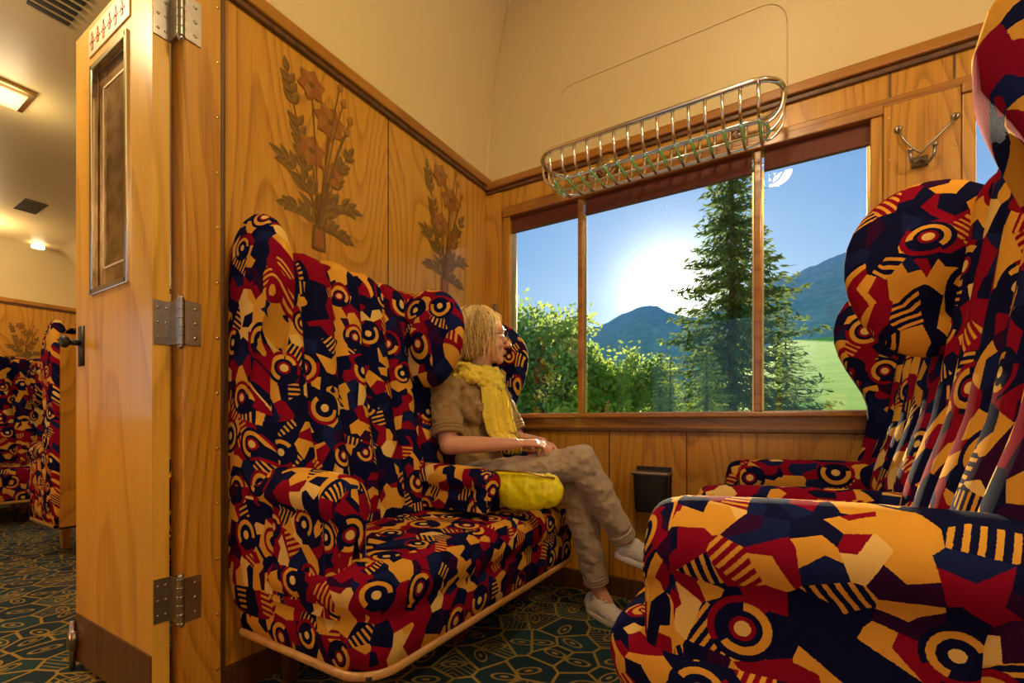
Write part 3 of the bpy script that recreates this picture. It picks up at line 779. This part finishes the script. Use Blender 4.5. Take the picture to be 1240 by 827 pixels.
# hair
a=Acc()
a.ell(H(-.028,0,.040),(.092,.082,.080),HM,24,16); a.ell(H(-.058,0,-.03),(.055,.070,.075),HM,20,14)
for s in (-1,1): chain(a,[(*H(.030,s*.060,.072),.022),(*H(.005,s*.076,.02),.020),(*H(-.015,s*.078,-.04),.018)])
blob('hair_volume',a,hairs[0],.005,4)
a=Acc()
for i in range(950):
    fringe=i%7==0
    ph=random.uniform(-2.3,2.3); L=random.uniform(.72,1.14)
    if fringe: ph=random.choice((-1,1))*random.uniform(2.2,3.1); L=random.uniform(.5,.72)
    wob=random.uniform(-.45,.45); lift=random.uniform(-.002,.024); kink=random.uniform(-.018,.014); fq=random.uniform(3,7); pz=random.uniform(0,6)
    cx=random.uniform(-.03,.02); cy_=random.uniform(-.025,.025)
    pts=[]
    for k_ in range(11):
        t_=k_/10; th=t_*L*1.75
        aph=ph+wob*t_*t_
        rad=math.sin(min(th,1.45)); z=.043+ .088*math.cos(min(th,1.5)) - max(0,th-1.45)*.15
        f_=-.028+cx*(1-t_)-math.cos(aph)*(.098+lift)*rad; l_=cy_*(1-t_)+math.sin(aph)*(.087+lift)*rad
        if th>1.3:
            k2=(th-1.3); q_=1-(.10+kink*20)*k2; f_*=q_; l_*=q_
        z+= -max(0,th-1.2)*.10
        w_=.008*t_*math.sin(fq*t_*1.5+pz)
        pts.append(H(f_+w_,l_+w_*.8,z+lift*.8*(1-t_*.5)))
    a.tube(pts,lambda s:.0030*(1-.8*s),4,cap=False,mi=random.choice((0,1,1,2,2,2)))
a.obj('hair_strands',hairs,E)
# blouse
a=Acc()
a.ell((.25,1.665,.63),(.105,.145,.09),nu=24,nv=16); a.ell(wai,(.105,.130,.13),nu=24,nv=16); a.ell((.235,1.665,.88),(.108,.150,.13),nu=24,nv=16)
a.ell((.30,1.60,.86),(.055,.058,.06)); a.ell((.30,1.73,.86),(.055,.058,.06)); a.ell((.235,1.665,.975),(.065,.155,.045),nu=20,nv=12)
for s_,e_ in ((shR,elR),(shL,elL)):
    m_=[lerp(s_[i],e_[i],.60) for i in range(3)]; chain(a,[(*s_,.062),(*m_,.060)],.2)
chain(a,[(.235,1.665,1.0,.07),(.24,1.665,1.03,.062)])
blob('blouse',a,mShirt,.006,3,disp=(.030,.045))
a=Acc()
for s_,e_ in ((shR,elR),(shL,elL)):
    S=Vector(s_);Q=Vector(e_); d_=(Q-S).normalized(); c_=S.lerp(Q,.74); u_=d_.orthogonal().normalized(); v_=d_.cross(u_)
    for o_ in (-.014,.0,.014): a.tube([c_+d_*o_+(u_*math.cos(k_*pi/10)+v_*math.sin(k_*pi/10))*.055 for k_ in range(20)],.009,6,closed=True)
a.obj('sleeve_cuffs',mShirt,E)
a=Acc()
P=[]
for j in range(5):
    P.append([(.245+.055*math.cos(q)*(1+.12*j)+.015,1.665+.06*math.sin(q)*(1+.16*j),1.065-.016*j-.03*(j/4)*abs(math.cos(q))) for q in [lerp(-2.6,2.6,k_/24) for k_ in range(25)]])
a.grid(P)
o=a.obj('collar',mShirt,E); m=o.modifiers.new('t','SOLIDIFY'); m.thickness=.006
a=Acc(); a.box(.345,.353,1.54,1.60,.86,.895)
a.obj('breast_pocket_flap',mShirt,E,smooth=False,bevel=.004)
# trousers
def lerp3(p,q,t_): return [lerp(p[i],q[i],t_) for i in range(3)]
a=Acc()
a.ell((.26,1.665,.57),(.115,.165,.085),nu=24,nv=16)
chain(a,[(*hipR,.086),(.5,1.605,.600,.078),(.68,1.64,.645,.068),(*kR,.064)],.2)
chain(a,[(*hipL,.086),(.5,1.74,.55,.078),(*kL,.067)],.2)
chain(a,[(*kR,.064),(*lerp3(kR,aR,.35),.061),(*lerp3(kR,aR,.84),.050)],.2)
chain(a,[(*kL,.067),(*lerp3(kL,aL,.35),.063),(*lerp3(kL,aL,.84),.052)],.2)
blob('trousers',a,mTrou,.006,3,disp=(.026,.05))
a=Acc()
for k_,an_ in ((kR,aR),(kL,aL)):
    S=Vector(k_);Q=Vector(an_); d_=(Q-S).normalized(); c_=S.lerp(Q,.90); u_=d_.orthogonal().normalized(); v_=d_.cross(u_)
    for o_ in (-.012,.0,.012): a.tube([c_+d_*o_+(u_*math.cos(q*pi/10)+v_*math.sin(q*pi/10))*.046 for q in range(20)],.008,6,closed=True)
a.obj('trouser_hems',mTrou,E)
# shoes
def shoe(heel,toe,up,name):
    heel=Vector(heel);toe=Vector(toe);f=(toe-heel).normalized();u_=Vector(up);u_=(u_-u_.dot(f)*f).normalized();s_=u_.cross(f)
    L=(toe-heel).length
    M=Matrix((f,s_,u_)).transposed()
    a=Acc()
    for t_,w,h,z in ((.12,.036,.045,.045),(.25,.036,.05,.05),(.38,.038,.045,.045),(.52,.041,.036,.036),(.66,.045,.028,.030),(.80,.043,.024,.026),(.90,.036,.02,.022)):
        a.ell(heel+f*L*t_+u_*z,(.035,w,h),M,16,10)
    blob(name,a,mShoe,.005,4)
    a=Acc(); N=28; rings=[]
    for z,k_ in ((-.002,.95),(.0,1),(.018,1.02),(.022,.98)):
        row=[]
        for i in range(N+1):
            t_=2*pi*i/N; x=(.5+.52*math.cos(t_))*L; wd=.040*(1+.12*math.cos(t_)); y=math.copysign(abs(math.sin(t_))**.8,math.sin(t_))*wd
            row.append(heel+f*(L/2+(x-L/2)*k_)+s_*y*k_+u_*z)
        rings.append(row)
    a.grid(rings); a.add(rings[0][:-1],[tuple(range(N))]); a.obj(name+'_sole',mSole,E)
    a=Acc()
    for i in range(5):
        c_=heel+f*L*(.42+.065*i)+u_*(.087-.011*i); a.tube([c_-s_*.02,c_+u_*.004,c_+s_*.02],.0028,6)
    a.obj(name+'_laces',mSole,E)
shoe((.69,1.875,.003),(.91,1.775,.003),(0,0,1),'shoe_left')
shoe((.835,1.805,.275),(1.045,1.89,.205),(.35,.1,1),'shoe_right')
# scarf
a=Acc()
for j,(z,r0,rt_) in enumerate(((1.035,.088,.024),(1.060,.076,.022),(1.01,.098,.024),(1.045,.092,.020))):
    pts=[]
    for k_ in range(28):
        q=2*pi*k_/28
        pts.append((.25+r0*math.cos(q)*1.0+.008*math.sin(3*q+j),1.668+r0*1.05*math.sin(q),z-.035*max(0,math.cos(q))+.008*math.sin(2*q+j*1.7)))
    a.tube(pts,lambda s,rt_=rt_:rt_*(1+.2*math.sin(s*40)),10,closed=True)
a.ell((.335,1.65,.985),(.035,.045,.04))
blob('scarf_loops',a,mScarf,.005,2,disp=(.024,.018))
def ribbon(name,cen,wid,nf,ph):
    P=[]; n=30
    for j in range(n+1):
        t_=j/n; k_=t_*(len(cen)-1); i=min(int(k_),len(cen)-2); fr=k_-i; c_=Vector(cen[i]).lerp(Vector(cen[i+1]),fr)
        row=[]; w=wid*(.55+.45*sm(t_*1.6))
        for m_ in range(25):
            s=m_/24-.5
            row.append((c_.x+.020*math.sin(s*nf*2*pi+ph+t_*1.5)-.06*s*s,c_.y+s*w,c_.z+.004*math.sin(9*s+t_*20)))
        P.append(row)
    a=Acc(); a.grid(P); o=a.obj(name,mScarf,E); m=o.modifiers.new('t','SOLIDIFY'); m.thickness=.006; m.offset=0
    a=Acc()
    for m_ in range(0,25,1):
        p=Vector(P[-1][m_]); a.tube([p,p+Vector((.004,0,-.02)),p+Vector((.002,.003,-.045))],.0015,4)
    a.obj(name+'_fringe',mScarf,E)
ribbon('scarf_tail_front',[(.345,1.63,1.0),(.375,1.615,.92),(.385,1.62,.84),(.40,1.635,.77),(.45,1.655,.73)],.105,2.8,0)
ribbon('scarf_tail_back',[(.345,1.68,1.0),(.375,1.69,.92),(.385,1.70,.84),(.40,1.71,.77)],.09,2.5,1.3)
# bag resting against her lap, under her hands
e=empty('shoulder_bag')
a=Acc()
for t_ in range(12):
    q=t_/11; a.ell((lerp(.46,.72,q),1.452+.026*q,.572-.006*math.sin(pi*q)),(.036,.034,.058+.016*math.sin(pi*q)),nu=16,nv=10)
blob('bag_body',a,mBag,.005,5,parent=e,disp=(.014,.05))
a=Acc(); a.tube([(.45,1.440,.626),(.52,1.429,.638),(.63,1.438,.637),(.735,1.460,.620)],.004,8); a.obj('zip',mBrass,e)
a=Acc()
for q in range(5): a.ell((.375+.018*q,1.447,.56+.006*math.sin(q*2)),(.033,.036,.055))
blob('bag_end_flap',a,mNavy,.006,4,parent=e,disp=(.02,.04))
# ------------------------------------------------------------------ exterior
def terrH(x,y):
    r=math.hypot(x,y)+1e-6; tn=x/max(y,1)
    K=[(-3,.10),(-.9,.12),(-.53,.15),(-.387,.195),(-.2565,.236),(-.17,.21),(-.04,.258),(.098,.286),(.5,.36),(3,.3)]
    Hh=K[-1][1]
    if tn<=K[0][0]: Hh=K[0][1]
    else:
        for (p,q),(p2,q2) in zip(K[:-1],K[1:]):
            if p<=tn<p2: Hh=lerp(q,q2,sm((tn-p)/(p2-p))); break
    f=sm((r-100)/170)
    mnt=Hh*270*f
    mead=sm((tn+.28)/.3)*max(0,r-14)*.20
    mead=min(mead,17)
    nz=noise.noise(Vector((x*.02,y*.02,0)))*4*f+noise.noise(Vector((x*.12,y*.12,3)))*1.2*f+noise.noise(Vector((x*.4,y*.4,7)))*1.0*f
    return -1.3+max(mead,mnt)+nz
a=Acc(); NX=240;NYY=190; P=[]
for j in range(NYY+1):
    y=4+ (j/NYY)**1.5*330
    P.append([( (i/NX-.5)*2*(40+y*1.1), y, terrH((i/NX-.5)*2*(40+y*1.1),y)) for i in range(NX+1)])
a.grid(P)
mT,g,b=newmat('alpine_hillside',(.1,.2,.05),.95,spec=.05)
x,y,z=g.sep(g.obj())[:3]
nb_=g.m('MULTIPLY',g.noise(g.obj(),.05,3),30.)
def clampf(v):
    n=g.n('ShaderNodeClamp'); g.set(n.inputs[0],v); return n.outputs[0]
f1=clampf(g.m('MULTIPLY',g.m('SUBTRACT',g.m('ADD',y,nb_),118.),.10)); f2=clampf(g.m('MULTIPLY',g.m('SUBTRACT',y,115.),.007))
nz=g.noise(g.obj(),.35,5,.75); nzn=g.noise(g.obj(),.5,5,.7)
fnear=g.ramp(nz,[(.35,(.14,.28,.10)),(.65,(.32,.50,.18))]); ffar=g.ramp(nz,[(.35,(.30,.45,.48)),(.65,(.44,.58,.60))])  # aerial haze put into the colour: hills turn pale blue with distance
grass=g.ramp(nzn,[(.3,(.24,.56,.04)),(.7,(.42,.76,.09))])  # albedo raised beyond real grass, standing in for backlit glow
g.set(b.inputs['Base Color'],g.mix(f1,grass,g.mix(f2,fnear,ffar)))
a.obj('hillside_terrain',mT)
def leafmat(name,c1,c2,tr=.5,sc=.7):
    m=bpy.data.materials.new(name); m.use_nodes=True; nt=m.node_tree; nt.nodes.clear(); g=G(nt)
    o=g.n('ShaderNodeOutputMaterial'); d_=g.n('ShaderNodeBsdfDiffuse'); t_=g.n('ShaderNodeBsdfTranslucent'); mx=g.n('ShaderNodeMixShader'); mx.inputs[0].default_value=tr
    c=g.mix(g.ramp(g.noise(g.obj(),sc,3),[(.35,(0,0,0)),(.65,(1,1,1))]),c1,c2); g.set(d_.inputs[0],c); g.set(t_.inputs[0],c)
    nt.links.new(d_.outputs[0],mx.inputs[1]); nt.links.new(t_.outputs[0],mx.inputs[2]); nt.links.new(mx.outputs[0],o.inputs[0]); return m
mNeed=leafmat('spruce_needles',(.08,.13,.04),(.18,.24,.06),.45); mLeaf=leafmat('deciduous_leaves',(.20,.32,.08),(.42,.52,.14),.55)
mLeaf2=leafmat('yellow_green_leaves',(.26,.40,.04),(.56,.64,.10),.6); mYoung=leafmat('young_spruce_needles',(.18,.27,.05),(.40,.48,.09),.55)  # leaves: yellow-green foliage of the shrubs and one tree
mBark=simple('tree_bark',(.12,.085,.055),.9)
def quads(a,C,D,Wv,mi):
    n=len(C); V=np.empty((n,4,3)); V[:,0]=C-D;V[:,1]=C+Wv;V[:,2]=C+D;V[:,3]=C-Wv
    a.add(V.reshape(-1,3).tolist(),[(4*i,4*i+1,4*i+2,4*i+3) for i in range(n)],None,mi)
def conifer(x,y,Hh,R,lev=46,br=11,mat=mNeed):
    z0=terrH(x,y)-.2; a=Acc(); a.tube([(x,y,z0),(x,y,z0+Hh*.5),(x,y,z0+Hh)],lambda s:.016*Hh*(1-s)+.01,8,mi=1)
    C=[];D=[];Wv=[]
    for l in range(lev):
        t_=l/lev; zz=z0+Hh*(.07+.93*t_); rad=R*(1-t_)**.85
        lf=random.uniform(.7,1.2)
        for k_ in range(br):
            an=random.uniform(0,2*pi); rl=rad*random.uniform(.6,1.1)*lf+.08
            m_=max(3,int(rl/ (Hh*.017)))
            for q in range(m_):
                s=(q+.7)/m_; dx,dy=math.cos(an),math.sin(an); droop=-.45*rl*s+.30*rl*s*s
                for _ in range(3):
                    c_=np.array([x+dx*rl*s,y+dy*rl*s,zz+droop])+np.random.randn(3)*.009*Hh*.5
                    dv=np.array([dx,dy,-.35])+np.random.randn(3)*.5; dv/=np.linalg.norm(dv); wv=np.cross(dv,np.random.randn(3)); wv/=np.linalg.norm(wv)
                    sz=Hh*.013*random.uniform(.7,1.4); C.append(c_);D.append(dv*sz);Wv.append(wv*sz*.26)
    quads(a,np.array(C),np.array(D),np.array(Wv),0)
    return a.obj('spruce_tree',[mat,mBark],None,smooth=False)
def decid(x,y,Hh,R,n=7000,mat=mLeaf,name='deciduous_tree',ls=.13,zb=.2):
    z0=terrH(x,y)-.1; a=Acc(); a.tube([(x,y,z0),(x+.1,y,z0+Hh*.3),(x,y,z0+Hh*.75)],lambda s:.02*Hh*(1-.8*s)+.01,8,mi=1)
    cl=[]
    for i in range(34):
        u_=np.random.randn(3); u_/=np.linalg.norm(u_); rr=random.uniform(.35,.95); cl.append(np.array([x+u_[0]*R*rr,y+u_[1]*R*rr,z0+Hh*(zb+(1-zb)/2)+u_[2]*Hh*(1-zb)/2*rr]))
    for c_ in cl: a.tube([(x,y,z0+Hh*.3),tuple((np.array([x,y,z0+Hh*.4])+c_)/2),tuple(c_)],lambda s:.006*Hh*(1-.8*s)+.004,5,mi=1)
    idx=np.random.randint(0,34,n); C=np.array(cl)[idx]+np.random.randn(n,3)*R*.17
    D=np.random.randn(n,3); D/=np.linalg.norm(D,axis=1)[:,None]; W_=np.cross(D,np.random.randn(n,3)); W_/=np.linalg.norm(W_,axis=1)[:,None]
    s=(ls*np.random.uniform(.6,1.3,n))[:,None]; quads(a,C,D*s,W_*s*.6,0)
    return a.obj(name,[mat,mBark],None,smooth=False)
conifer(-1.1,25.1,15.6,4.1,58,12)
conifer(1.1,31,5.2,2.3,26,9)
for q in ((-1.95,15.5,4.2,1.4),(-1.0,16.5,4.5,1.5),(-3.1,19,4.8,1.6)): conifer(*q,lev=28,br=9,mat=mYoung)
decid(-6.1,15.4,7.2,2.0,9000,ls=.11); decid(-8.2,18,7.0,2.3,9000,ls=.11); decid(-4.6,15.8,4.5,1.4,6000,mLeaf2,ls=.11); decid(-9.5,14,6.6,2.1,ls=.11)
decid(-4.9,21,5.2,1.8,5000)
for q in ((-2.6,12.5,2.3,1.3),(-.9,13.5,2.0,1.2),(-3.8,11.5,2.5,1.2),(-5.4,10.5,2.5,1.3)): decid(*q,n=4500,mat=mLeaf2,name='shrub',ls=.075,zb=.05)
# ------------------------------------------------------------------ sun and sky
S=Vector((-.225,1.03,.280)).normalized()
l=bpy.data.lights.new('sun','SUN'); l.energy=15.0; l.color=(1,.80,.50); l.angle=.01
o=bpy.data.objects.new('sun',l); o.rotation_euler=S.to_track_quat('Z','Y').to_euler(); o.location=(0,30,12); link(o)
w=bpy.data.worlds.new('sky'); scene.world=w; w.use_nodes=True; nt=w.node_tree; g=G(nt); bg=nt.nodes['Background']
v=g.n('ShaderNodeTexCoord').outputs['Generated']; vn=g.vm('NORMALIZE',v)
z=g.sep(vn)[2]
sky=g.ramp(z,[(0,(.56,.72,.88)),(.15,(.42,.64,.88)),(.32,(.21,.43,.76)),(.55,(.10,.28,.62)),(1,(.05,.2,.5))])
dt=g.m('MAXIMUM',g.vm('DOT_PRODUCT',vn,tuple(S)),0.)
gl=g.m('ADD',g.m('MULTIPLY',g.m('POWER',dt,2500.),30.),g.m('ADD',g.m('MULTIPLY',g.m('POWER',dt,260.),1.5),g.m('MULTIPLY',g.m('POWER',dt,28.),.26)))
glc=g.vm('MULTIPLY',g.comb(gl,gl,gl),(1,.93,.76))
cl=g.ramp(g.noise(g.vm('MULTIPLY',vn,(1,1,4)),3.,5,.6),[(.55,(0,0,0)),(.8,(.14,.14,.14))])
nt.links.new(g.vm('ADD',g.vm('ADD',sky,glc),cl),bg.inputs['Color']); bg.inputs['Strength'].default_value=1.0
# ------------------------------------------------------------------ camera
cam=bpy.data.cameras.new('camera'); cam.lens=559/1240*36; cam.sensor_width=36; cam.shift_y=(510-413.5)/1240; cam.clip_start=.02; cam.clip_end=2000
co=bpy.data.objects.new('camera',cam); co.location=(1.447,0,.82); co.rotation_euler=(pi/2,0,math.radians(31.3)); link(co)
scene.camera=co
scene.view_settings.view_transform='Standard'
scene.view_settings.exposure=0.2
